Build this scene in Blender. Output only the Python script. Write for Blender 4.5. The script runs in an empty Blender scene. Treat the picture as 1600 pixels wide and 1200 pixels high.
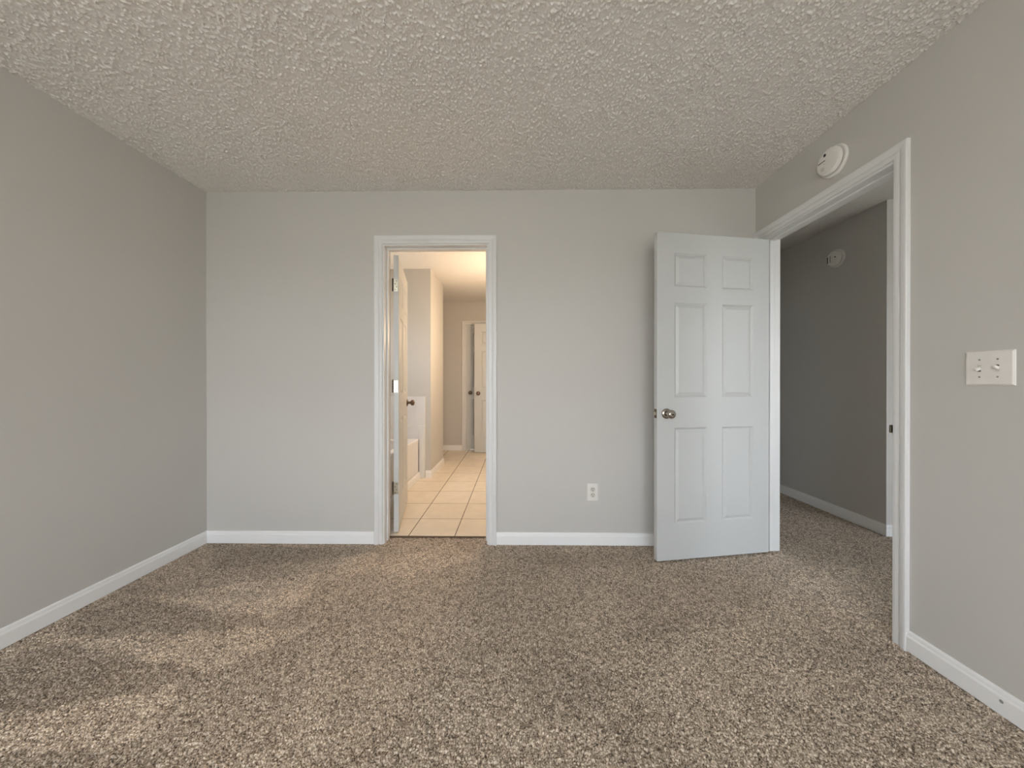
import bpy, bmesh, math
import numpy as np
from mathutils import Vector, Matrix

S = bpy.context.scene
COL = S.collection
PI = math.pi

# ------------------------------------------------------------------ camera
F_PX, CAM_H, YAW, PITCH = 538.0, 1.114, 0.0125, 0.0023
cd = bpy.data.cameras.new('camera')
cam = bpy.data.objects.new('camera', cd)
COL.objects.link(cam)
cd.sensor_fit = 'HORIZONTAL'
cd.sensor_width = 36.0
cd.lens = F_PX / 1600 * 36.0
cd.clip_start = 0.02
cam.location = (0, 0, CAM_H)
cam.rotation_euler = (PI / 2 - PITCH, 0, YAW)
S.camera = cam

# ------------------------------------------------------------------ exposure
S.view_settings.view_transform = 'Standard'
S.view_settings.look = 'None'
S.view_settings.exposure = 0.0
S.view_settings.gamma = 1.0
S.view_settings.use_curve_mapping = False
S.cycles.max_bounces = 14
S.cycles.diffuse_bounces = 12
S.cycles.sample_clamp_indirect = 6.0

# ------------------------------------------------------------------ world: bright hazy sky over a lawn
W = bpy.data.worlds.new('sky')
S.world = W
W.use_nodes = True
wt = W.node_tree
wt.nodes.clear()
wo = wt.nodes.new('ShaderNodeOutputWorld')
wb = wt.nodes.new('ShaderNodeBackground')
wc = wt.nodes.new('ShaderNodeTexCoord')
wx = wt.nodes.new('ShaderNodeSeparateXYZ')
wr = wt.nodes.new('ShaderNodeValToRGB')
wm = wt.nodes.new('ShaderNodeMapRange')
wm.inputs['From Min'].default_value = -1
wm.inputs['From Max'].default_value = 1
wt.links.new(wc.outputs['Generated'], wx.inputs[0])
wt.links.new(wx.outputs['Z'], wm.inputs['Value'])
wt.links.new(wm.outputs[0], wr.inputs[0])
els = wr.color_ramp.elements
els[0].position = 0.0
els[0].color = (0.40, 0.41, 0.38, 1)
els[1].position = 1.0
els[1].color = (0.62, 0.80, 1.0, 1)
e = els.new(0.485); e.color = (0.44, 0.45, 0.42, 1)
e = els.new(0.515); e.color = (0.93, 0.96, 1.0, 1)
e = els.new(0.75); e.color = (0.74, 0.86, 1.0, 1)
wt.links.new(wr.outputs[0], wb.inputs['Color'])
wb.inputs['Strength'].default_value = 11.1
wt.links.new(wb.outputs[0], wo.inputs[0])


def portal(name, loc, rot, sx, sy):
    l = bpy.data.lights.new(name, 'AREA')
    l.shape = 'RECTANGLE'
    l.size, l.size_y = sx, sy
    l.cycles.is_portal = True
    o = bpy.data.objects.new(name, l)
    o.location = loc
    o.rotation_euler = rot
    COL.objects.link(o)
    return o


def lamp(name, loc, power, color, r=0.05):
    l = bpy.data.lights.new(name, 'POINT')
    l.energy = power
    l.color = color
    l.shadow_soft_size = r
    o = bpy.data.objects.new(name, l)
    o.location = loc
    COL.objects.link(o)
    return o


# room numbers (metres; camera stands at x=0, y=0)
XL, XR, YB, YR, HC = -2.167, 1.639, 2.381, -2.30, 2.45
WT = 0.115
XR2, YB2 = XR + WT, YB + WT
ZT = 0.012                                   # bath tile level
BJ0, BJ1 = -0.917, -0.203                    # bath doorway, faces of the jambs
DJ0, DJ1 = 1.521, 2.314                      # hall doorway, faces of the jambs
ZJ = 2.068                                   # underside of the head jambs
HX, HY = 2.70, 2.545                          # hall wall and where it ends
BYB = 5.65                                   # far wall of the bath
BXL, BXR = -1.90, 0.08
SY0, SY1, SX = 4.01, 4.69, -1.0              # block of wall at the foot of the tub
CX0, CX1 = -0.826, -0.116                    # closet door in the far bath wall

# windows: behind the camera (two), over the tub, in the room past the hall
RWIN = [(-1.75, -0.55, 0.55, 2.10), (-0.05, 1.15, 0.55, 2.10)]
portal('window_daylight', (-1.15, YR - 0.14, 1.325), (PI / 2, 0, PI), 1.2, 1.55)
portal('window_daylight', (0.55, YR - 0.14, 1.325), (PI / 2, 0, PI), 1.2, 1.55)
BWIN = (2.90, 3.60, 1.30, 1.95)
portal('window_daylight', (BXL - 0.14, 3.25, 1.625), (PI / 2, 0, -PI / 2), 0.7, 0.65)
HWIN = (3.15, 4.35, 0.5, 2.1)
portal('window_daylight', (3.75, -0.64, 1.3), (PI / 2, 0, PI), 1.2, 1.6)
lamp('bath_lamp', (-0.06, 3.80, 1.66), 36, (1.0, 0.72, 0.47), 0.10)
lamp('unseen_fill_lamp', (-0.15, -0.95, 2.10), 20, (1.0, 0.985, 0.97), 0.13)  # added lamp without a fixture, unseen behind the camera, brightens side walls and floor


# ------------------------------------------------------------------ materials
def mat(name, color, rough=0.5, metallic=0.0, bump=None, spec=0.5, vary=None):
    m = bpy.data.materials.new(name)
    m.use_nodes = True
    nt = m.node_tree
    b = nt.nodes['Principled BSDF']
    b.inputs['Base Color'].default_value = (*color, 1)
    b.inputs['Roughness'].default_value = rough
    b.inputs['Metallic'].default_value = metallic
    b.inputs['Specular IOR Level'].default_value = spec
    tc = nt.nodes.new('ShaderNodeTexCoord')
    if bump:
        sc, st, dist = bump
        n = nt.nodes.new('ShaderNodeTexNoise')
        n.inputs['Scale'].default_value = sc
        n.inputs['Detail'].default_value = 3
        bp = nt.nodes.new('ShaderNodeBump')
        bp.inputs['Strength'].default_value = st
        bp.inputs['Distance'].default_value = dist
        nt.links.new(tc.outputs['Object'], n.inputs['Vector'])
        nt.links.new(n.outputs['Fac'], bp.inputs['Height'])
        nt.links.new(bp.outputs[0], b.inputs['Normal'])
    if vary:
        sc, amt = vary
        n = nt.nodes.new('ShaderNodeTexNoise')
        n.inputs['Scale'].default_value = sc
        n.inputs['Detail'].default_value = 4
        r = nt.nodes.new('ShaderNodeValToRGB')
        r.color_ramp.elements[0].position = 0.3
        r.color_ramp.elements[1].position = 0.7
        r.color_ramp.elements[0].color = (*[c * (1 - amt) for c in color], 1)
        r.color_ramp.elements[1].color = (*[min(1, c * (1 + amt)) for c in color], 1)
        nt.links.new(tc.outputs['Object'], n.inputs['Vector'])
        nt.links.new(n.outputs['Fac'], r.inputs[0])
        nt.links.new(r.outputs[0], b.inputs['Base Color'])
    return m


M_WALL = mat('greige_wall_paint', (0.60, 0.586, 0.560), 0.6, bump=(260, 0.12, 0.002), vary=(1.3, 0.012), spec=0.35)
M_TRIM = mat('white_trim_paint', (0.76, 0.765, 0.765), 0.35, bump=(90, 0.05, 0.002))
M_BASE = mat('white_baseboard_paint', (0.90, 0.905, 0.905), 0.3, bump=(90, 0.05, 0.002))
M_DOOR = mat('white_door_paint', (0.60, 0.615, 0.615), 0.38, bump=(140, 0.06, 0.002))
M_CEIL = mat('white_popcorn_ceiling', (0.79, 0.77, 0.745), 0.9, bump=(220, 0.25, 0.003), spec=0.2)
M_CEILB = mat('white_textured_ceiling', (0.76, 0.745, 0.72), 0.9, bump=(75, 0.8, 0.008), spec=0.2)
M_PLASTIC = mat('white_plastic', (0.82, 0.80, 0.765), 0.35, vary=(30, 0.015))
M_PLASTIC2 = mat('aged_white_plastic', (0.66, 0.64, 0.58), 0.4, vary=(30, 0.03))
M_DARK = mat('dark_slot', (0.012, 0.011, 0.010), 0.6, vary=(50, 0.1))
M_PRINT = mat('dark_print', (0.10, 0.05, 0.06), 0.6, vary=(200, 0.2))
M_GREYP = mat('grey_print', (0.30, 0.29, 0.28), 0.6, vary=(200, 0.1))
M_NICKEL = mat('brushed_nickel', (0.46, 0.42, 0.37), 0.2, 1.0, bump=(400, 0.04, 0.001))
M_BRONZE = mat('dark_bronze_knob', (0.20, 0.14, 0.11), 0.28, 1.0, bump=(400, 0.04, 0.001))
M_BRASS = mat('brushed_hinge_metal', (0.62, 0.60, 0.50), 0.28, 1.0, bump=(300, 0.06, 0.001))
M_HINGED = mat('dull_hinge_pin', (0.14, 0.12, 0.09), 0.4, 1.0, bump=(300, 0.06, 0.001))
M_TILE = mat('cream_floor_tile', (0.84, 0.75, 0.62), 0.28, bump=(14, 0.05, 0.004), vary=(9, 0.05))
M_GROUT = mat('brown_grout', (0.13, 0.085, 0.05), 0.9, bump=(300, 0.2, 0.001))
M_WTILE = mat('white_wall_tile', (0.78, 0.78, 0.78), 0.18, vary=(6, 0.02))
M_TUB = mat('white_tub_enamel', (0.80, 0.80, 0.80), 0.12, vary=(3, 0.01))


def carpet_mat():
    m = bpy.data.materials.new('beige_cut_pile_carpet')
    m.use_nodes = True
    nt = m.node_tree
    b = nt.nodes['Principled BSDF']
    b.inputs['Roughness'].default_value = 0.95
    b.inputs['Specular IOR Level'].default_value = 0.1
    b.inputs['Sheen Weight'].default_value = 0.15
    ya = nt.nodes.new('ShaderNodeAttribute'); ya.attribute_name = 'yarn'
    na = nt.nodes.new('ShaderNodeAttribute'); na.attribute_name = 'nap'
    tc = nt.nodes.new('ShaderNodeTexCoord')
    n = nt.nodes.new('ShaderNodeTexNoise')
    n.inputs['Scale'].default_value = 205
    n.inputs['Detail'].default_value = 2.0
    n.inputs['Roughness'].default_value = 0.6
    ad = nt.nodes.new('ShaderNodeMath'); ad.operation = 'MULTIPLY_ADD'      # a little of the tuft's own colour number
    ad.inputs[1].default_value = 0.16
    r = nt.nodes.new('ShaderNodeValToRGB')
    cr = r.color_ramp.elements
    cr[0].position, cr[0].color = 0.41, (0.075, 0.055, 0.038, 1)
    cr[1].position, cr[1].color = 0.72, (0.82, 0.70, 0.57, 1)
    x = cr.new(0.50); x.color = (0.305, 0.243, 0.185, 1)
    x = cr.new(0.62); x.color = (0.53, 0.435, 0.34, 1)
    nt.links.new(tc.outputs['Object'], n.inputs['Vector'])
    nt.links.new(ya.outputs['Fac'], ad.inputs[0])
    nt.links.new(n.outputs['Fac'], ad.inputs[2])
    nt.links.new(ad.outputs[0], r.inputs[0])
    mx = nt.nodes.new('ShaderNodeVectorMath'); mx.operation = 'SCALE'
    nt.links.new(r.outputs[0], mx.inputs[0])
    nt.links.new(na.outputs['Fac'], mx.inputs['Scale'])
    nt.links.new(mx.outputs[0], b.inputs['Base Color'])
    bp = nt.nodes.new('ShaderNodeBump')
    bp.inputs['Strength'].default_value = 0.5
    bp.inputs['Distance'].default_value = 0.003
    nt.links.new(n.outputs['Fac'], bp.inputs['Height'])
    nt.links.new(bp.outputs[0], b.inputs['Normal'])
    return m


M_CARPET = carpet_mat()


# ------------------------------------------------------------------ helpers
def tag(o, label=None, cat=None, group=None, kind=None):
    if label: o['label'] = label
    if cat: o['category'] = cat
    if group: o['group'] = group
    if kind: o['kind'] = kind
    return o


def link(name, bm, m, parent=None, smooth=False):
    bmesh.ops.recalc_face_normals(bm, faces=bm.faces[:])
    me = bpy.data.meshes.new(name)
    bm.to_mesh(me)
    bm.free()
    me.materials.append(m)
    if smooth:
        for p in me.polygons:
            p.use_smooth = True
    o = bpy.data.objects.new(name, me)
    COL.objects.link(o)
    if parent:
        o.parent = parent
    return o


def empty(name, loc, rz=0.0, rot=None):
    o = bpy.data.objects.new(name, None)
    o.location = loc
    o.rotation_euler = rot if rot else (0, 0, rz)
    o.empty_display_size = 0.1
    COL.objects.link(o)
    return o


def box(bm, x0, x1, y0, y1, z0, z1):
    v = [bm.verts.new((x, y, z)) for z in (z0, z1) for y in (y0, y1) for x in (x0, x1)]
    for f in ((0, 2, 3, 1), (4, 5, 7, 6), (0, 1, 5, 4), (2, 6, 7, 3), (0, 4, 6, 2), (1, 3, 7, 5)):
        bm.faces.new([v[i] for i in f])
    return v


def boxes(*bs):
    bm = bmesh.new()
    for b in bs:
        box(bm, *b)
    return bm


def bevel(o, w, seg=2, ang=40):
    md = o.modifiers.new('bevel', 'BEVEL')
    md.width = w
    md.segments = seg
    md.limit_method = 'ANGLE'
    md.angle_limit = math.radians(ang)
    return o


def lathe(bm, prof, M=Matrix(), n=32):
    """prof = [(radius, height)] turned about local z, placed with M"""
    rings = []
    for r, h in prof:
        if r < 1e-6:
            rings.append([bm.verts.new(M @ Vector((0, 0, h)))])
        else:
            rings.append([bm.verts.new(M @ Vector((r * math.cos(2 * PI * k / n), r * math.sin(2 * PI * k / n), h))) for k in range(n)])
    for a, b in zip(rings, rings[1:]):
        for k in range(n):
            k2 = (k + 1) % n
            if len(a) == 1 and len(b) == 1: continue
            if len(a) == 1: bm.faces.new((a[0], b[k], b[k2]))
            elif len(b) == 1: bm.faces.new((a[k], a[k2], b[0]))
            else: bm.faces.new((a[k], a[k2], b[k2], b[k]))
    return bm


def rings_bm(rings, cap0=False, cap1=False):
    bm = bmesh.new()
    vr = [[bm.verts.new(p) for p in r] for r in rings]
    for a, b in zip(vr, vr[1:]):
        n = len(a)
        for k in range(n):
            bm.faces.new((a[k], a[(k + 1) % n], b[(k + 1) % n], b[k]))
    if cap0: bm.faces.new(vr[0])
    if cap1: bm.faces.new(vr[-1])
    return bm


# profile of the door casing: (distance out from the inner edge, thickness)
CASW = 0.057
CAS = [(0, 0), (0, 0.0085), (0.003, 0.011), (0.012, 0.0118), (0.021, 0.0108), (0.0245, 0.0085), (0.028, 0.0118),
       (0.036, 0.0155), (0.047, 0.0172), (0.054, 0.0168), (0.057, 0.014), (0.057, 0)]


def casing_bm(a0, a1, zt, put, z0=0.0):
    """put(a, z, t) turns along-wall, height and thickness into a point"""
    bm = bmesh.new()
    rows = []
    for w, t in CAS:
        rows.append([bm.verts.new(put(*p, t)) for p in ((a0 - w, z0), (a0 - w, zt + w), (a1 + w, zt + w), (a1 + w, z0))])
    for r, q in zip(rows, rows[1:]):
        for k in range(3):
            bm.faces.new((r[k], r[k + 1], q[k + 1], q[k]))
    bm.faces.new([r[0] for r in rows])
    bm.faces.new([r[3] for r in rows])
    return bm


BASE = [(0, 0), (0.0135, 0), (0.0135, 0.058), (0.0125, 0.0615), (0.0095, 0.066), (0.0085, 0.076), (0.0065, 0.081), (0.003, 0.083), (0, 0.083)]


def base_bm(p0, p1, nrm, m0=0, m1=0, z0=0.0):
    """baseboard from p0 to p1 on the wall with normal nrm; m0, m1 = mitre at the ends (-1 inside corner, +1 outside corner)"""
    p0, p1, n = Vector(p0), Vector(p1), Vector(nrm)
    d = (p1 - p0).normalized()
    bm = bmesh.new()
    A = [bm.verts.new(Vector((*(p0 + n * t - d * t * m0), z + z0))) for t, z in BASE]
    B = [bm.verts.new(Vector((*(p1 + n * t + d * t * m1), z + z0))) for t, z in BASE]
    for k in range(len(BASE) - 1):
        bm.faces.new((A[k], A[k + 1], B[k + 1], B[k]))
    bm.faces.new(A)
    bm.faces.new(B)
    return bm


def struct(name, bm, m, label=None):
    return tag(link(name, bm, m), label, None, None, 'structure')


# ------------------------------------------------------------------ numpy surfaces
rs = np.random.RandomState(7)


def grid_obj_mesh(name, pieces, m, attrs=()):
    """pieces = [(X, Y, Z 2-D arrays, {attr: array})] -> one mesh"""
    vs, fs, at, off = [], [], {a: [] for a in attrs}, 0
    for X, Y, Z, A in pieces:
        ny, nx = X.shape
        vs.append(np.stack([X, Y, Z], -1).reshape(-1, 3))
        i = np.arange(nx * ny).reshape(ny, nx) + off
        fs.append(np.stack([i[:-1, :-1], i[:-1, 1:], i[1:, 1:], i[1:, :-1]], -1).reshape(-1, 4))
        for a in attrs:
            at[a].append(np.broadcast_to(A[a], X.shape).reshape(-1))
        off += nx * ny
    v = np.concatenate(vs).astype(np.float32)
    f = np.concatenate(fs).astype(np.int32)
    me = bpy.data.meshes.new(name)
    me.vertices.add(len(v))
    me.vertices.foreach_set('co', v.ravel())
    me.loops.add(f.size)
    me.loops.foreach_set('vertex_index', f.ravel())
    me.polygons.add(len(f))
    me.polygons.foreach_set('loop_start', np.arange(0, f.size, 4, dtype=np.int32))
    me.polygons.foreach_set('use_smooth', np.ones(len(f), dtype=bool))
    for a in attrs:
        t = me.attributes.new(a, 'FLOAT', 'POINT')
        t.data.foreach_set('value', np.concatenate(at[a]).astype(np.float32))
    me.update(calc_edges=True)
    me.materials.append(m)
    o = bpy.data.objects.new(name, me)
    COL.objects.link(o)
    return o


def vnoise(X, Y, cell, seed):
    r = np.random.RandomState(seed)
    T = r.rand(512, 512)
    u, v = X / cell + 1000, Y / cell + 1000
    iu, iv = np.floor(u).astype(int), np.floor(v).astype(int)
    fu, fv = u - iu, v - iv
    fu, fv = fu * fu * (3 - 2 * fu), fv * fv * (3 - 2 * fv)
    g = lambda a, b: T[b % 512, a % 512]
    return (g(iu, iv) * (1 - fu) + g(iu + 1, iv) * fu) * (1 - fv) + (g(iu, iv + 1) * (1 - fu) + g(iu + 1, iv + 1) * fu) * fv


def tufts(X, Y, c, seed):
    """distance to the gap between tufts, and the colour number of the tuft"""
    r = np.random.RandomState(seed)
    N = 640
    jx, jy, val = r.rand(N, N), r.rand(N, N), r.rand(N, N)
    u, v = X / c + 3000, Y / c + 3000
    iu, iv = np.floor(u).astype(int), np.floor(v).astype(int)
    best, second = np.full(X.shape, 9.0), np.full(X.shape, 9.0)
    bv = np.zeros(X.shape)
    for a in (-1, 0, 1):
        for b in (-1, 0, 1):
            cu, cv = (iu + a) % N, (iv + b) % N
            d = np.hypot(iu + a + 0.1 + 0.8 * jx[cv, cu] - u, iv + b + 0.1 + 0.8 * jy[cv, cu] - v)
            k = d < best
            second = np.where(k, best, np.minimum(second, d))
            best = np.where(k, d, best)
            bv = np.where(k, val[cv, cu], bv)
    return second - best, bv


def poly_soft(X, Y, P, soft):
    """1 inside the polygon, 0 outside, with a soft edge"""
    inside = np.zeros(X.shape, bool)
    dist = np.full(X.shape, 9.0)
    n = len(P)
    for i in range(n):
        (x0, y0), (x1, y1) = P[i], P[(i + 1) % n]
        if y0 != y1:
            c = ((y0 > Y) != (y1 > Y)) & (X < (x1 - x0) * (Y - y0) / (y1 - y0) + x0)
            inside ^= c
        dx, dy = x1 - x0, y1 - y0
        t = np.clip(((X - x0) * dx + (Y - y0) * dy) / (dx * dx + dy * dy), 0, 1)
        dist = np.minimum(dist, np.hypot(X - x0 - t * dx, Y - y0 - t * dy))
    sd = np.where(inside, dist, -dist)
    t = np.clip(sd / soft * 0.5 + 0.5, 0, 1)
    return t * t * (3 - 2 * t)


# strokes the vacuum cleaner left in the pile, a few worn spots, and other lighter and darker patches: outline on the floor, change of tone, softness
NAP = [
    ([(-1.956, 1.783), (-1.669, 1.860), (-1.161, 2.020), (-1.081, 1.821), (-1.140, 1.611), (-1.503, 1.675)], 0.28, 0.025),
    ([(-2.138, 1.491), (-1.706, 1.489), (-1.292, 1.537), (-0.960, 1.566), (-1.047, 1.442), (-1.160, 1.320), (-1.541, 1.368)], 0.26, 0.025),
    ([(-1.800, 1.093), (-1.513, 1.182), (-1.220, 1.241), (-1.213, 1.155), (-1.198, 1.028), (-1.684, 1.022)], 0.24, 0.03),
    ([(-0.878, 2.118), (-0.481, 2.416), (-0.252, 2.188), (-0.606, 1.947)], 0.16, 0.05),
    ([(0.953, 1.503), (1.657, 2.076), (2.330, 2.158), (1.675, 1.550)], 0.14, 0.1),  # paler patch with a wide soft edge across the hall doorway
    ([(-1.482, 2.095), (-1.028, 2.227), (-0.791, 2.046), (-1.208, 1.972)], 0.12, 0.03),
    ([(-2.278, 1.864), (-1.286, 1.819), (-1.237, 1.749), (-2.053, 1.792)], -0.14, 0.02),
    ([(-2.164, 1.314), (-1.925, 1.460), (-1.172, 1.305), (-1.279, 1.240), (-1.564, 1.186), (-1.852, 1.124)], -0.16, 0.03),
    ([(-2.106, 1.621), (-1.978, 1.771), (-1.115, 1.577), (-1.585, 1.510), (-2.012, 1.504)], -0.14, 0.03),
    ([(-2.114, 2.357), (-0.888, 2.298), (-1.169, 2.176), (-1.823, 2.033)], -0.2, 0.05),
    ([(-0.041, 1.325), (0.194, 1.423), (0.370, 1.302), (0.296, 1.197), (0.050, 1.148)], -0.14, 0.08),
    ([(0.451, 1.535), (0.823, 1.658), (0.788, 1.559), (0.537, 1.498)], -0.14, 0.03),
    ([(-0.028, 2.223), (0.916, 2.321), (0.830, 2.102), (0.053, 2.129)], -0.13, 0.05),
    ([(-1.684, 1.022), (-1.198, 1.028), (-0.862, 0.959), (-1.506, 0.913)], -0.12, 0.03),
]


def carpet_piece(x0, x1, y0, y1, step):
    nx, ny = int((x1 - x0) / step) + 2, int((y1 - y0) / step) + 2
    X, Y = np.meshgrid(np.linspace(x0, x1, nx), np.linspace(y0, y1, ny))
    d, val = tufts(X, Y, 0.0105, 11)
    h = np.clip(d / 0.42, 0, 1)
    h = h * h * (3 - 2 * h)
    Z = 0.008 * h * (0.55 + 0.45 * val) - 0.008 + 0.004 * (vnoise(X, Y, 0.11, 5) - 0.5)
    yarn = val
    wx = X + 0.04 * (vnoise(X, Y, 0.09, 21) - 0.5) + 0.03 * (vnoise(X, Y, 0.03, 22) - 0.5)
    wy = Y + 0.03 * (vnoise(X, Y, 0.09, 23) - 0.5) + 0.03 * (vnoise(X, Y, 0.03, 24) - 0.5)
    nap = 0.93 + 0.14 * vnoise(X, Y, 0.35, 31) + 0.12 * (vnoise(X, Y, 0.12, 32) - 0.5)
    for P, k, soft in NAP:
        nap = nap * (1 + k * poly_soft(wx, wy, P, soft * 0.6))
    return X, Y, Z, {'yarn': yarn, 'nap': nap}


def flat_piece(x0, x1, y0, y1, z, **A):
    X, Y = np.meshgrid(np.array([x0, x1]), np.array([y0, y1]))
    return X, Y, np.full(X.shape, z), A


def ceil_piece(x0, x1, y0, y1, step):
    nx, ny = int((x1 - x0) / step) + 2, int((y1 - y0) / step) + 2
    X, Y = np.meshgrid(np.linspace(x0, x1, nx), np.linspace(y0, y1, ny))
    a = vnoise(X, Y, 0.0078, 41)
    b = vnoise(X + 0.003, Y, 0.0047, 42)
    dens = vnoise(X, Y, 0.16, 43)
    n = np.clip(a * 0.6 + b * 0.55 - 0.655 + 0.14 * dens, 0, 0.30)
    Z = HC - 0.020 * n - 0.0014 * b
    return X, Y, Z, {}


# ------------------------------------------------------------------ the setting
FL = grid_obj_mesh('floor', [
    carpet_piece(XL, 1.70, 0.80, 2.474, 0.0030),
    carpet_piece(1.70, HX + 0.01, 1.45, 3.75, 0.0040),
    flat_piece(XL - 0.1, 1.70, YR - 0.1, 0.805, -0.004, yarn=0.5, nap=1.0),
    flat_piece(1.69, 4.7, -0.6, 1.455, -0.004, yarn=0.5, nap=1.0),
    flat_piece(HX, 4.7, 1.45, 3.75, -0.004, yarn=0.5, nap=1.0),
    flat_piece(1.69, HX + 0.1, 3.745, 7.0, -0.004, yarn=0.5, nap=1.0),
    flat_piece(XL - 0.1, HX + 0.1, 0.0, 2.474, -0.03, yarn=0.3, nap=1.0),
], M_CARPET, ('yarn', 'nap'))
tag(FL, 'beige-brown cut-pile carpet with vacuum strokes', None, None, 'structure')

CE = grid_obj_mesh('ceiling', [
    ceil_piece(XL, XR, 0.95, YB, 0.0024),
    flat_piece(XL - 0.11, XR2, YR - 0.11, 0.955, HC - 0.001),
    flat_piece(XL - 0.11, XR2, YR - 0.11, YB2, HC + 0.02),
], M_CEIL)
tag(CE, 'off-white ceiling with coarse sprayed texture', None, None, 'structure')

# bedroom walls
struct('wall_left', boxes((XL - WT, XL, YR - WT, YB2, -0.05, HC)), M_WALL, 'greige wall at the left of the bedroom')
struct('wall_back', boxes((XL, BJ0 - 0.019, YB, YB2, -0.05, HC), (BJ1 + 0.019, XR, YB, YB2, -0.05, HC),
                          (BJ0 - 0.019, BJ1 + 0.019, YB, YB2, ZJ + 0.019, HC)), M_WALL, 'greige wall facing the camera, with the bath doorway')
struct('wall_right', boxes((XR, XR2, YR - WT, DJ0 - 0.019, -0.05, HC), (XR, XR2, DJ1 + 0.019, 7.0, -0.05, HC),
                           (XR, XR2, DJ0 - 0.019, DJ1 + 0.019, ZJ + 0.019, HC)), M_WALL, 'greige wall at the right, with the hall doorway')


def holed(put, a0, a1, z0, z1, holes):
    """boxes of a wall along a with rectangular window holes"""
    bs = []
    xs = a0
    for (h0, h1, b0, b1) in sorted(holes):
        bs += [(xs, h0, z0, z1), (h0, h1, z0, b0), (h0, h1, b1, z1)]
        xs = h1
    bs.append((xs, a1, z0, z1))
    return boxes(*[put(*b) for b in bs])


def sash(name, put, h):
    """white sash window in a hole: frame, meeting rail and muntins as one structure with parts"""
    a0, a1, b0, b1 = h
    t = 0.05
    zm = (b0 + b1) / 2
    root = struct(name, boxes(*[put(*q) for q in ((a0, a1, b0, b0 + t), (a0, a1, b1 - t, b1), (a0, a0 + t, b0 + t, b1 - t), (a1 - t, a1, b0 + t, b1 - t))]), M_TRIM)
    link('meeting_rail', boxes(put(a0 + t, a1 - t, zm - 0.025, zm + 0.025)), M_TRIM, root)
    am = (a0 + a1) / 2
    link('muntin', boxes(put(am - 0.01, am + 0.01, b0 + t, zm - 0.025)), M_TRIM, root)
    link('muntin', boxes(put(am - 0.01, am + 0.01, zm + 0.025, b1 - t)), M_TRIM, root)
    return root


putR = lambda a0, a1, z0, z1: (a0, a1, YR - WT, YR, z0, z1)
struct('wall_rear', holed(putR, XL, XR, -0.05, HC, RWIN), M_WALL)
for k, h in enumerate(RWIN):
    sash('window_%d' % (k + 1), lambda a0, a1, z0, z1: (a0, a1, YR - 0.09, YR - 0.05, z0, z1), h)

# bath
struct('ceiling_bath', boxes((BXL - WT, BXR + WT, YB2, 7.0, HC, HC + 0.05)), M_CEILB, 'cream bath ceiling seen through the doorway')
bm = boxes((BXL, BXR, 2.474, 6.95, -0.04, ZT - 0.0007))
struct('floor_bath', bm, M_GROUT, 'brown grout bed of the bath floor')
bm = bmesh.new()
gx, gy, px, py = -0.779 - 0.335 * 4, 2.790 - 0.356, 0.335, 0.356
for i in range(8):
    for j in range(10):
        x0, x1 = max(gx + i * px + 0.003, BXL), min(gx + (i + 1) * px - 0.003, BXR)
        y0, y1 = max(gy + j * py + 0.003, 2.476), min(gy + (j + 1) * py - 0.003, BYB + 0.1)
        if x1 - x0 > 0.01 and y1 - y0 > 0.01:
            box(bm, x0, x1, y0, y1, -0.02, ZT)
o = link('tiles', bm, M_TILE, bpy.data.objects['floor_bath'])
bevel(o, 0.0006, 1)
o['label'] = 'glossy cream square floor tiles'
putB = lambda a0, a1, z0, z1: (BXL - WT, BXL, a0, a1, z0, z1)
struct('wall_bath_left', holed(putB, YB2, BYB + 0.5, -0.05, HC, [BWIN]), M_WALL)
sash('window_3', lambda a0, a1, z0, z1: (BXL - 0.09, BXL - 0.05, a0, a1, z0, z1), BWIN)
struct('wall_bath_alcove', boxes((BXL, SX, SY0, SY1, -0.02, HC)), M_WALL, 'block of greige wall at the foot of the bathtub')
struct('wall_bath_back', boxes((BXL, CX0 - 0.019, BYB, BYB + WT, -0.02, HC), (CX1 + 0.019, BXR, BYB, BYB + WT, -0.02, HC),
                               (CX0 - 0.019, CX1 + 0.019, BYB, BYB + WT, ZJ + 0.019, HC)), M_WALL, 'tan far wall of the bath')
struct('wall_bath_right', boxes((BXR, BXR + WT, YB2, 7.0, -0.05, HC)), M_WALL)
struct('wall_bath_closet', boxes((BXL, BXR, 6.9, 7.0, -0.05, HC)), M_WALL)

# hall and the lit room past it
struct('ceiling_hall', boxes((XR2, 4.7, -0.6, 7.0, HC, HC + 0.05)), M_CEILB, 'textured hall ceiling seen above the doorway')
struct('wall_hall', boxes((HX, HX + WT, HY, 7.0, -0.05, HC), (HX + WT, 4.7, HY, HY + WT, -0.05, HC)), M_WALL, 'shaded hall wall seen through the doorway, ending in a lit corner')
struct('wall_hall_end', boxes((XR2, HX, 6.9, 7.0, -0.05, HC)), M_WALL)
struct('wall_hall_far', boxes((4.6, 4.7, -0.5, HY, -0.05, HC)), M_WALL)
putH = lambda a0, a1, z0, z1: (a0, a1, -0.6, -0.5, z0, z1)
struct('wall_hall_front', holed(putH, XR2, 4.7, -0.05, HC, [HWIN]), M_WALL)
sash('window_4', lambda a0, a1, z0, z1: (a0, a1, -0.58, -0.54, z0, z1), HWIN)

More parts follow.
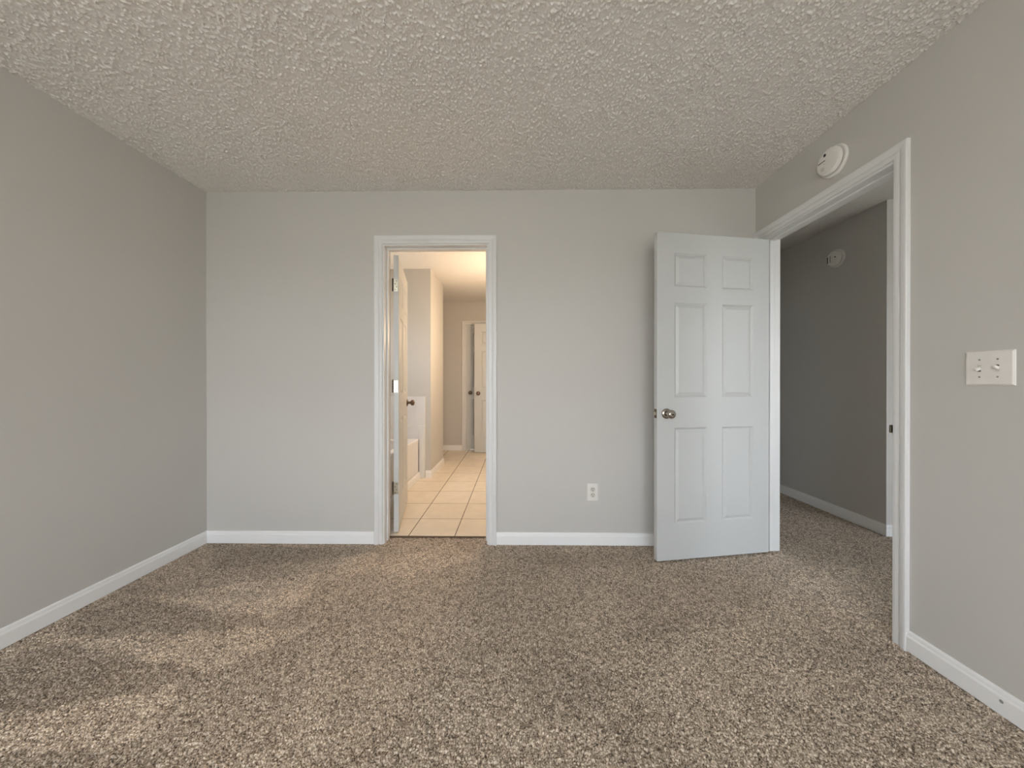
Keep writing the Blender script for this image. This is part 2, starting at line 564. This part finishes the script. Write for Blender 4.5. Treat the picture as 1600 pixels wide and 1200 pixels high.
# baseboards
CO = CASW + 0.010                                # casing outer edge from the jamb face
struct('baseboard_left', base_bm((XL, YR), (XL, YB), (1, 0), 0, -1), M_BASE, 'white baseboard along the left wall')
struct('baseboard_back', base_bm((XL, YB), (BJ0 - CO, YB), (0, -1), -1, 0), M_BASE, 'white baseboard from the left corner to the bath doorway')
struct('baseboard_back', base_bm((BJ1 + CO, YB), (XR, YB), (0, -1), 0, -1), M_BASE, 'white baseboard between the bath doorway and the open door')
b_ = struct('baseboard_right', base_bm((XR, YR), (XR, DJ0 - CO), (-1, 0)), M_BASE, 'white baseboard along the right wall in front of the doorway')
o = link('door_stop_hole', lathe(bmesh.new(), [(0, 0.0009), (0.004, 0.0009), (0.0055, 0.0004), (0.0055, -0.002), (0, -0.002)],
                                 Matrix.Translation((XR - 0.0135, 1.172, 0.047)) @ Matrix.Rotation(-PI / 2, 4, 'Y'), 16), M_GREYP, b_)
struct('baseboard_hall', base_bm((HX, HY), (HX, 6.9), (-1, 0), 1, 0), M_BASE, 'white baseboard along the shaded hall wall')
struct('baseboard_hall', base_bm((HX, HY), (4.6, HY), (0, -1), 1, 0), M_BASE, 'white baseboard round the lit end of the hall wall')
struct('baseboard_bath', base_bm((SX, SY0), (SX, SY1), (1, 0), 1, 1, ZT), M_BASE, 'white baseboard along the tan wall beside the bath tiles')
struct('baseboard_bath', base_bm((-1.06, SY0), (SX, SY0), (0, -1), 0, 1, ZT), M_BASE, 'short white baseboard under the end of the tub wall')
struct('baseboard_bath', base_bm((BXL, BYB), (CX0 - CO, BYB), (0, -1), 0, 0, ZT), M_BASE, 'white baseboard left of the far bath door')
struct('baseboard_bath', base_bm((-1.125, YB2), (-1.125, SY0 - 0.03), (1, 0), 0, 0, ZT), M_BASE, 'white strip of baseboard at the foot of the tub front')

# door frames: casing, jamb, stop
def frame(name, label, a0, a1, zt, put, wt, z0, stop, casings=(1,)):
    """put(a, z, d) -> point; d = depth into the wall from its room face (negative = out into the room)"""
    root = tag(empty(name, put((a0 + a1) / 2, z0, 0)), label, None, None, 'structure')
    inv = Matrix.Translation(-root.location)
    def add(n, bm):
        bmesh.ops.transform(bm, matrix=inv, verts=bm.verts[:])
        return link(n, bm, M_TRIM, root)
    def pb(bm, p0, p1):
        a, b = put(*p0), put(*p1)
        box(bm, min(a[0], b[0]), max(a[0], b[0]), min(a[1], b[1]), max(a[1], b[1]), min(a[2], b[2]), max(a[2], b[2]))
    bm = bmesh.new()
    j = 0.0185
    pb(bm, (a0 - j, z0 - 0.01, 0), (a0, zt + j, wt)); pb(bm, (a1, z0 - 0.01, 0), (a1 + j, zt + j, wt)); pb(bm, (a0, zt, 0), (a1, zt + j, wt))
    bevel(add('jamb', bm), 0.0015, 1)
    bm = bmesh.new()
    s0, s1, s = stop, stop + 0.032, 0.011
    pb(bm, (a0, z0, s0), (a0 + s, zt, s1)); pb(bm, (a1 - s, z0, s0), (a1, zt, s1)); pb(bm, (a0 + s, zt - s, s0), (a1 - s, zt, s1))
    bevel(add('door_stop', bm), 0.003, 2)
    r = 0.010
    if 1 in casings:
        add('casing', casing_bm(a0 - r, a1 + r, zt + r, lambda a, z, t: put(a, z, -t), z0 - 0.006))
    if 2 in casings:
        add('casing', casing_bm(a0 - r, a1 + r, zt + r, lambda a, z, t: put(a, z, wt + t), z0 - 0.006))
    return root


frame('trim_1', 'white casing and jamb round the bath doorway', BJ0, BJ1, ZJ, lambda a, z, d: (a, YB + d, z), WT, 0.0, 0.040, (1, 2))
fr2 = frame('trim_2', 'white casing and jamb round the hall doorway in the right wall', DJ0, DJ1, ZJ, lambda a, z, d: (XR + d, a, z), WT, 0.0, 0.042, (1, 2))
frame('trim_3', 'white casing round the far bath door', CX0, CX1, ZJ, lambda a, z, d: (a, BYB + d, z), WT, ZT, 0.030, (1,))
# strike plate on the near jamb of the hall doorway
bm = boxes((XR + 0.004, XR + 0.032, DJ0 - 0.001, DJ0 + 0.0012, 0.885, 0.945), (XR - 0.010, XR + 0.005, DJ0 + 0.0005, DJ0 + 0.0025, 0.898, 0.932),
           (XR - 0.0125, XR - 0.009, DJ0 - 0.006, DJ0 + 0.0020, 0.900, 0.930))
bmesh.ops.transform(bm, matrix=Matrix.Translation(-fr2.location), verts=bm.verts[:])
bevel(link('strike_plate', bm, M_HINGED, fr2), 0.0008, 1)


# ------------------------------------------------------------------ six-panel doors
def door_leaf(name, label, w, h, pin, ang, z0, v0=0.006, t=0.035, mirror=False, knob=M_NICKEL, knob_z=0.925, hinges=(0.33, 1.08, 1.82), hand_edge=True, show_hinges=True):
    """leaf: local x from the pin along the width, y = thickness (v0..v0+t), turned by ang about the pin"""
    root = tag(empty(name, (pin[0], pin[1], z0), ang), label, 'door', None, 'structure')
    sg = -1 if mirror else 1
    xs = [0.0, w * 0.148, w * 0.432, w * 0.568, w * 0.852, w]
    k = h / 2.04
    zs = [0.0, 0.225 * k, 0.825 * k, 1.015 * k, 1.605 * k, 1.705 * k, 1.915 * k, h]
    u0 = 0.003
    P = lambda x, y, z: Vector((u0 + x, sg * (v0 + y), z))
    bm = bmesh.new()
    cache = {}
    def V(x, y, z):
        key = (round(x, 5), round(y, 5), round(z, 5))
        if key not in cache:
            cache[key] = bm.verts.new(P(x, y, z))
        return cache[key]
    panels = []
    a, dep = 0.011, 0.0095
    for i in range(5):
        for j in range(7):
            x0, x1, za, zb = xs[i], xs[i + 1], zs[j], zs[j + 1]
            pan = i in (1, 3) and j in (1, 3, 5)
            if pan: panels.append((x0, x1, za, zb))
            for y, q in ((0, 1), (t, -1)):
                if not pan:
                    bm.faces.new((V(x0, y, za), V(x1, y, za), V(x1, y, zb), V(x0, y, zb)))
                else:
                    o4 = [V(x0, y, za), V(x1, y, za), V(x1, y, zb), V(x0, y, zb)]
                    yi = y + q * dep
                    i4 = [V(x0 + a, yi, za + a), V(x1 - a, yi, za + a), V(x1 - a, yi, zb - a), V(x0 + a, yi, zb - a)]
                    for n in range(4):
                        bm.faces.new((o4[n], o4[(n + 1) % 4], i4[(n + 1) % 4], i4[n]))
                    bm.faces.new(i4)
    for i in range(5):
        for z in (0, h):
            bm.faces.new((V(xs[i], 0, z), V(xs[i + 1], 0, z), V(xs[i + 1], t, z), V(xs[i], t, z)))
    for j in range(7):
        for x in (0, w):
            bm.faces.new((V(x, 0, zs[j]), V(x, 0, zs[j + 1]), V(x, t, zs[j + 1]), V(x, t, zs[j])))
    bevel(link('slab', bm, M_DOOR, root), 0.0018, 2, 60)
    for (x0, x1, za, zb) in panels:
        bm = bmesh.new()
        s0, s1 = a + 0.0015, a + 0.020
        for y, q in ((dep - 0.001, -1), (t - dep + 0.001, 1)):
            lo = [bm.verts.new(P(*p)) for p in ((x0 + s0, y, za + s0), (x1 - s0, y, za + s0), (x1 - s0, y, zb - s0), (x0 + s0, y, zb - s0))]
            yt = y + q * 0.0080
            hi = [bm.verts.new(P(*p)) for p in ((x0 + s1, yt, za + s1), (x1 - s1, yt, za + s1), (x1 - s1, yt, zb - s1), (x0 + s1, yt, zb - s1))]
            for n in range(4):
                bm.faces.new((lo[n], lo[(n + 1) % 4], hi[(n + 1) % 4], hi[n]))
            bm.faces.new(hi)
            bm.faces.new(lo)
        bevel(link('panel', bm, M_DOOR, root), 0.0015, 2, 20)
    # knobs on both faces
    kx, kz = u0 + w - 0.062, knob_z - z0
    for y, q in ((v0, -1), (v0 + t, 1)):
        Mk = Matrix.Translation((kx, sg * y, kz)) @ Matrix.Rotation(-q * sg * PI / 2, 4, 'X')
        kn = link('knob', lathe(bmesh.new(), [(0.0, 0.002), (0.0125, 0.002), (0.0115, 0.018), (0.0105, 0.026), (0.013, 0.032), (0.021, 0.037), (0.0262, 0.044),
                                              (0.0275, 0.051), (0.0262, 0.058), (0.022, 0.0635), (0.015, 0.0665), (0.008, 0.0672), (0, 0.0672)], Mk), knob, root, True)
        kn['label'] = 'round metal knob'
        link('rosette', lathe(bmesh.new(), [(0, 0), (0.0325, 0), (0.0325, 0.003), (0.030, 0.0065), (0.022, 0.010), (0.0145, 0.0115), (0.0, 0.0115)], Mk), knob, kn, True)
        link('lock_button', lathe(bmesh.new(), [(0.0048, 0.066), (0.0048, 0.0695), (0.0035, 0.0705), (0, 0.0705)], Mk, 16), M_HINGED, kn, True)
    # latch on the free edge
    xe, ym = u0 + w, sg * (v0 + t / 2)
    lp = bevel(link('latch_plate', boxes((xe - 0.0015, xe + 0.0008, ym - 0.0125, ym + 0.0125, kz - 0.0285, kz + 0.0285)), M_HINGED, root), 0.001, 1)
    link('latch_bolt', boxes((xe, xe + 0.010, ym - 0.0065, ym + 0.0065, kz - 0.009, kz + 0.009)), M_BRASS, lp)
    # hinges on the pin side
    for hz in hinges if show_hinges else ():
        hb = boxes((u0 - 0.0012, u0 + 0.0005, min(sg * (v0 - 0.002), sg * (v0 + 0.031)), max(sg * (v0 - 0.002), sg * (v0 + 0.031)), hz - z0 - 0.044, hz - z0 + 0.044))
        hg = bevel(link('hinge', hb, M_BRASS, root), 0.0006, 1)
        kb = bmesh.new()
        for s in range(5):
            zz = hz - z0 - 0.0445 + s * 0.0178
            lathe(kb, [(0, zz), (0.0058, zz), (0.0062, zz + 0.001), (0.0062, zz + 0.0162), (0.0058, zz + 0.0172), (0, zz + 0.0172)], Matrix.Translation((0, sg * 0.0, 0)), 14)
        lathe(kb, [(0, hz - z0 + 0.044), (0.005, hz - z0 + 0.045), (0.0055, hz - z0 + 0.0475), (0.003, hz - z0 + 0.0505), (0, hz - z0 + 0.051)], Matrix(), 14)
        link('hinge_pin', kb, M_HINGED, hg, True)
        sb = bmesh.new()
        for (sy, sz) in ((0.010, -0.032), (0.021, -0.011), (0.010, 0.011), (0.021, 0.032)):
            lathe(sb, [(0, 0.0018), (0.003, 0.0017), (0.0036, 0.0008), (0.0036, 0)], Matrix.Translation((u0 - 0.0012, sg * (v0 + sy), hz - z0 + sz)) @ Matrix.Rotation(-PI / 2, 4, 'Y'), 10)
        link('screw', sb, M_HINGED, hg)
    return root


# bedroom door: closed it would run along -y from the pin; local +y (thickness) then points to +x. Opened 80.5 degrees.
door_leaf('door_1', 'white six-panel bedroom door standing open in front of the back wall, nickel knob', 0.790, 2.042, (1.646, 2.311),
          -PI / 2 - math.radians(80.5), 0.010)
# bath door: swings into the bath past 90 degrees, thickness on the camera's right
door_leaf('door_2', 'white six-panel door swung into the bath beside the tub, seen nearly edge on', 0.706, 2.030, (-0.902, 2.503),
          math.radians(102.6), 0.022, mirror=True, knob=M_BRONZE, knob_z=0.935, hinges=(0.345, 1.09, 1.83))
# closet door, shut, in the far bath wall
door_leaf('door_3', 'grey-looking shut six-panel door in the far bath wall', 0.700, 2.036, (CX1 - 0.002, BYB + 0.066),
          PI, ZT + 0.012, v0=0.0, mirror=False, knob=M_BRONZE, knob_z=0.96, show_hinges=False)
# door standing open in front of it
door_leaf('door_4', 'cream-lit six-panel door standing open at the far end of the bath', 0.700, 2.036, (0.040, 5.47),
          PI, ZT + 0.008, v0=0.0, mirror=False, knob=M_BRONZE, knob_z=0.955, show_hinges=False)

# ------------------------------------------------------------------ bathtub and the tile round it
TX0, TX1, TY0, TY1, TZ = -1.885, -1.125, 2.515, 3.955, 0.475


def rrect(x0, x1, y0, y1, z, r, n=6):
    pts = []
    for cx, cy, a in ((x1 - r, y1 - r, 0), (x0 + r, y1 - r, PI / 2), (x0 + r, y0 + r, PI), (x1 - r, y0 + r, 1.5 * PI)):
        for k in range(n + 1):
            b = a + PI / 2 * k / n
            pts.append((cx + r * math.cos(b), cy + r * math.sin(b), z))
    return pts


tub = tag(empty('bathtub', ((TX0 + TX1) / 2, (TY0 + TY1) / 2, ZT)), 'white built-in bathtub behind the open bath door', 'bathtub')
inv = Matrix.Translation(-tub.location)
R = [rrect(TX0, TX1, TY0, TY1, TZ - 0.05, 0.012), rrect(TX0, TX1, TY0, TY1, TZ - 0.008, 0.012), rrect(TX0 + 0.006, TX1 - 0.006, TY0 + 0.006, TY1 - 0.006, TZ, 0.014),
     rrect(TX0 + 0.06, TX1 - 0.075, TY0 + 0.07, TY1 - 0.06, TZ, 0.10), rrect(TX0 + 0.072, TX1 - 0.088, TY0 + 0.085, TY1 - 0.072, TZ - 0.012, 0.11),
     rrect(TX0 + 0.10, TX1 - 0.115, TY0 + 0.16, TY1 - 0.10, TZ - 0.25, 0.12), rrect(TX0 + 0.15, TX1 - 0.16, TY0 + 0.25, TY1 - 0.15, TZ - 0.375, 0.13),
     rrect(TX0 + 0.20, TX1 - 0.21, TY0 + 0.32, TY1 - 0.20, TZ - 0.39, 0.12)]
bm = rings_bm(R, False, True)
bmesh.ops.transform(bm, matrix=inv, verts=bm.verts[:])
o = link('basin', bm, M_TUB, tub)
bevel(o, 0.004, 2, 30)
bm = boxes((TX1 - 0.03, TX1 - 0.004, TY0, TY1, ZT, TZ - 0.045))
bmesh.ops.transform(bm, matrix=inv, verts=bm.verts[:])
o = link('apron', bm, M_TUB, tub)
bevel(o, 0.004, 2)
o = link('drain', lathe(bmesh.new(), [(0, 0.004), (0.02, 0.004), (0.028, 0.002), (0.028, 0)], inv @ Matrix.Translation(((TX0 + TX1) / 2, TY1 - 0.33, TZ - 0.39)), 24), M_NICKEL, tub, True)

ts = struct('wall_tub_surround', boxes((BXL, -1.062, SY0 - 0.010, SY0, 0.60, 0.957), (BXL, -1.125, SY0 - 0.05, SY0, TZ - 0.01, 0.605), (-1.125, -1.062, SY0 - 0.05, SY0, ZT, 0.62)),
            M_WTILE, 'white tile apron on the wall at the foot of the tub')
bevel(ts, 0.003, 2)
bm = bmesh.new()
for i in range(7):
    for j in range(3):
        x1 = -1.064 - i * 0.114
        if x1 - 0.112 > BXL:
            box(bm, x1 - 0.1125, x1, SY0 - 0.0125, SY0 - 0.009, 0.610 + j * 0.1145, 0.610 + j * 0.1145 + 0.113)
o = link('tiles', bm, M_WTILE, ts)
bevel(o, 0.001, 1)
bm = bmesh.new()
for i in range(12):
    for j in range(4):
        y0 = YB2 + 0.01 + i * 0.1235
        box(bm, BXL, BXL + 0.008, y0, y0 + 0.1215, 0.485 + j * 0.1185, 0.485 + j * 0.1185 + 0.1165)
o = link('tiles', bm, M_WTILE, ts)
bevel(o, 0.001, 1)

# ------------------------------------------------------------------ power outlet on the back wall
out = tag(empty('power_outlet', (0.5265, YB, 0.363), 0), 'white duplex power outlet low on the back wall', 'outlet')
# local: x right, y into the wall, z up; front is -y
o = link('cover_plate', boxes((-0.0375, 0.0375, -0.005, 0.0, -0.059, 0.059)), M_PLASTIC, out)
bevel(o, 0.003, 3)
for s in (1, -1):
    zc = s * 0.0195
    bm = bmesh.new()
    pts = []
    for k in range(28):
        a = 2 * PI * k / 28
        x, z = 0.0172 * math.cos(a), 0.0172 * math.sin(a)
        pts.append((x, max(-0.0142, min(0.0142, z))))
    f = [bm.verts.new((x, -0.0075, zc + z)) for x, z in pts]
    g = [bm.verts.new((x * 1.03, -0.004, zc + z * 1.03)) for x, z in pts]
    bm.faces.new(f)
    for k in range(28):
        bm.faces.new((f[k], f[(k + 1) % 28], g[(k + 1) % 28], g[k]))
    rc = link('receptacle', bm, M_PLASTIC2, out)
    link('slot', boxes((-0.0078, -0.0048, -0.0079, -0.006, zc + 0.0005, zc + 0.0100)), M_DARK, rc)
    link('slot', boxes((0.0050, 0.0078, -0.0079, -0.006, zc + 0.0015, zc + 0.0090)), M_DARK, rc)
    link('ground_hole', lathe(bmesh.new(), [(0, 0.0004), (0.0029, 0.0004), (0.0029, -0.001)], Matrix.Translation((0, -0.0075, zc - 0.0075)) @ Matrix.Rotation(PI / 2, 4, 'X'), 14), M_DARK, rc)
link('screw', lathe(bmesh.new(), [(0, 0.0016), (0.0025, 0.0014), (0.0032, 0.0004), (0.0032, 0)], Matrix.Translation((0, -0.005, 0)) @ Matrix.Rotation(PI / 2, 4, 'X'), 14), M_PLASTIC2, out)

# ------------------------------------------------------------------ light switch on the right wall
SWY, SWZ = 1.212, 1.166
sw = tag(empty('light_switch', (XR, SWY, SWZ), -PI / 2), 'white double light switch on the right wall', 'light switch')
# local: x = away from the far end (towards the camera), front is local -y -> world -x
hw, hh = 0.0635, 0.0605
o = link('cover_plate', rings_bm([[(-hw, 0, -hh), (hw, 0, -hh), (hw, 0, hh), (-hw, 0, hh)],
                                  [(-hw, -0.0025, -hh), (hw, -0.0025, -hh), (hw, -0.0025, hh), (-hw, -0.0025, hh)],
                                  [(-hw + .006, -0.0062, -hh + .006), (hw - .006, -0.0062, -hh + .006), (hw - .006, -0.0062, hh - .006), (-hw + .006, -0.0062, hh - .006)]], True, True), M_PLASTIC, sw)
bevel(o, 0.0012, 2, 15)
for cx, up in ((-0.023, 1), (0.023, -1)):
    fr = link('switch_slot', boxes((cx - 0.0052, cx + 0.0052, -0.0066, -0.004, -0.0122, 0.0122)), M_PLASTIC2, sw)
    link('slot_gap', boxes((cx - 0.0040, cx + 0.0040, -0.0069, -0.005, -0.0110 if up > 0 else 0.0035, -0.0035 if up > 0 else 0.0110)), M_DARK, fr)
    Mt = Matrix.Translation((cx, -0.0055, 0)) @ Matrix.Rotation(up * math.radians(24), 4, 'X')
    bm = rings_bm([[Mt @ Vector(p) for p in r] for r in (
        [(-0.0042, 0, -0.0055), (0.0042, 0, -0.0055), (0.0042, 0, 0.0055), (-0.0042, 0, 0.0055)],
        [(-0.0036, -0.0150, -0.0040), (0.0036, -0.0150, -0.0040), (0.0036, -0.0150, 0.0040), (-0.0036, -0.0150, 0.0040)])], True, True)
    tg = link('toggle', bm, M_PLASTIC, sw)
    bevel(tg, 0.0012, 2)
    tg['label'] = 'toggle flipped up' if up > 0 else 'toggle flipped down'
    for z in (0.0302, -0.0302):
        link('screw', lathe(bmesh.new(), [(0, 0.0012), (0.0022, 0.0011), (0.0030, 0.0003), (0.0030, -0.001)], Matrix.Translation((cx, -0.0062, z)) @ Matrix.Rotation(PI / 2, 4, 'X'), 14), M_GREYP, sw)


# ------------------------------------------------------------------ smoke detectors
def detector(label, loc, m, rb, rc, marks):
    root = tag(empty('smoke_detector', loc, -PI / 2), label, 'smoke detector')
    Mf = Matrix.Rotation(PI / 2, 4, 'X')                  # local z of the lathe -> local -y (out of the wall)
    b = link('base', lathe(bmesh.new(), [(0, 0), (rb, 0), (rb, 0.009), (rb - 0.003, 0.013), (rb - 0.010, 0.014), (0, 0.014)], Mf, 56), m, root)
    bevel(b, 0.001, 2, 30)
    link('vent_gap', lathe(bmesh.new(), [(0, 0.0142), (rc - 0.004, 0.0142), (rc - 0.004, 0.020), (0, 0.020)], Mf, 56), M_DARK, root)
    c = link('cover', lathe(bmesh.new(), [(0, 0.018), (rc, 0.018), (rc + 0.001, 0.024), (rc - 0.001, 0.033), (rc - 0.006, 0.0375), (rc - 0.018, 0.0395), (rc * 0.4, 0.0405), (0, 0.0405)], Mf, 56), m, root)
    bevel(c, 0.0008, 2, 25)
    for n, x, z, sx, sz, mm in marks:
        r = min(sx, sz) * 0.98
        pts = []
        for k in range(24):
            a = 2 * PI * k / 24
            pts.append((math.copysign(max(0, sx - r), math.cos(a)) + r * math.cos(a), math.copysign(max(0, sz - r), math.sin(a)) + r * math.sin(a)))
        bm = rings_bm([[(x + p, -0.0385, z + q) for p, q in pts], [(x + p, -0.0412, z + q) for p, q in pts]], True, True)
        link(n, bm, mm, c)
    return root


# x is towards the camera, z is up, on each cover
detector('white smoke detector above the hall doorway', (XR, 1.796, 2.257), M_PLASTIC, 0.077, 0.066,
         [('horn_opening', -0.012, 0.037, 0.0065, 0.0075, M_DARK), ('label_print', -0.030, 0.010, 0.021, 0.0022, M_PRINT),
          ('test_button', -0.026, -0.028, 0.011, 0.009, M_PLASTIC2), ('indicator', -0.014, -0.006, 0.0022, 0.0022, M_GREYP)])
detector('smoke detector high on the shaded hall wall', (HX, 2.935, 2.165), M_PLASTIC, 0.074, 0.063,
         [('vent_slot', -0.044, -0.004, 0.0035, 0.026, M_DARK), ('vent_slot', -0.019, -0.002, 0.0035, 0.028, M_GREYP),
          ('indicator', 0.026, 0.004, 0.0055, 0.0055, M_DARK)])
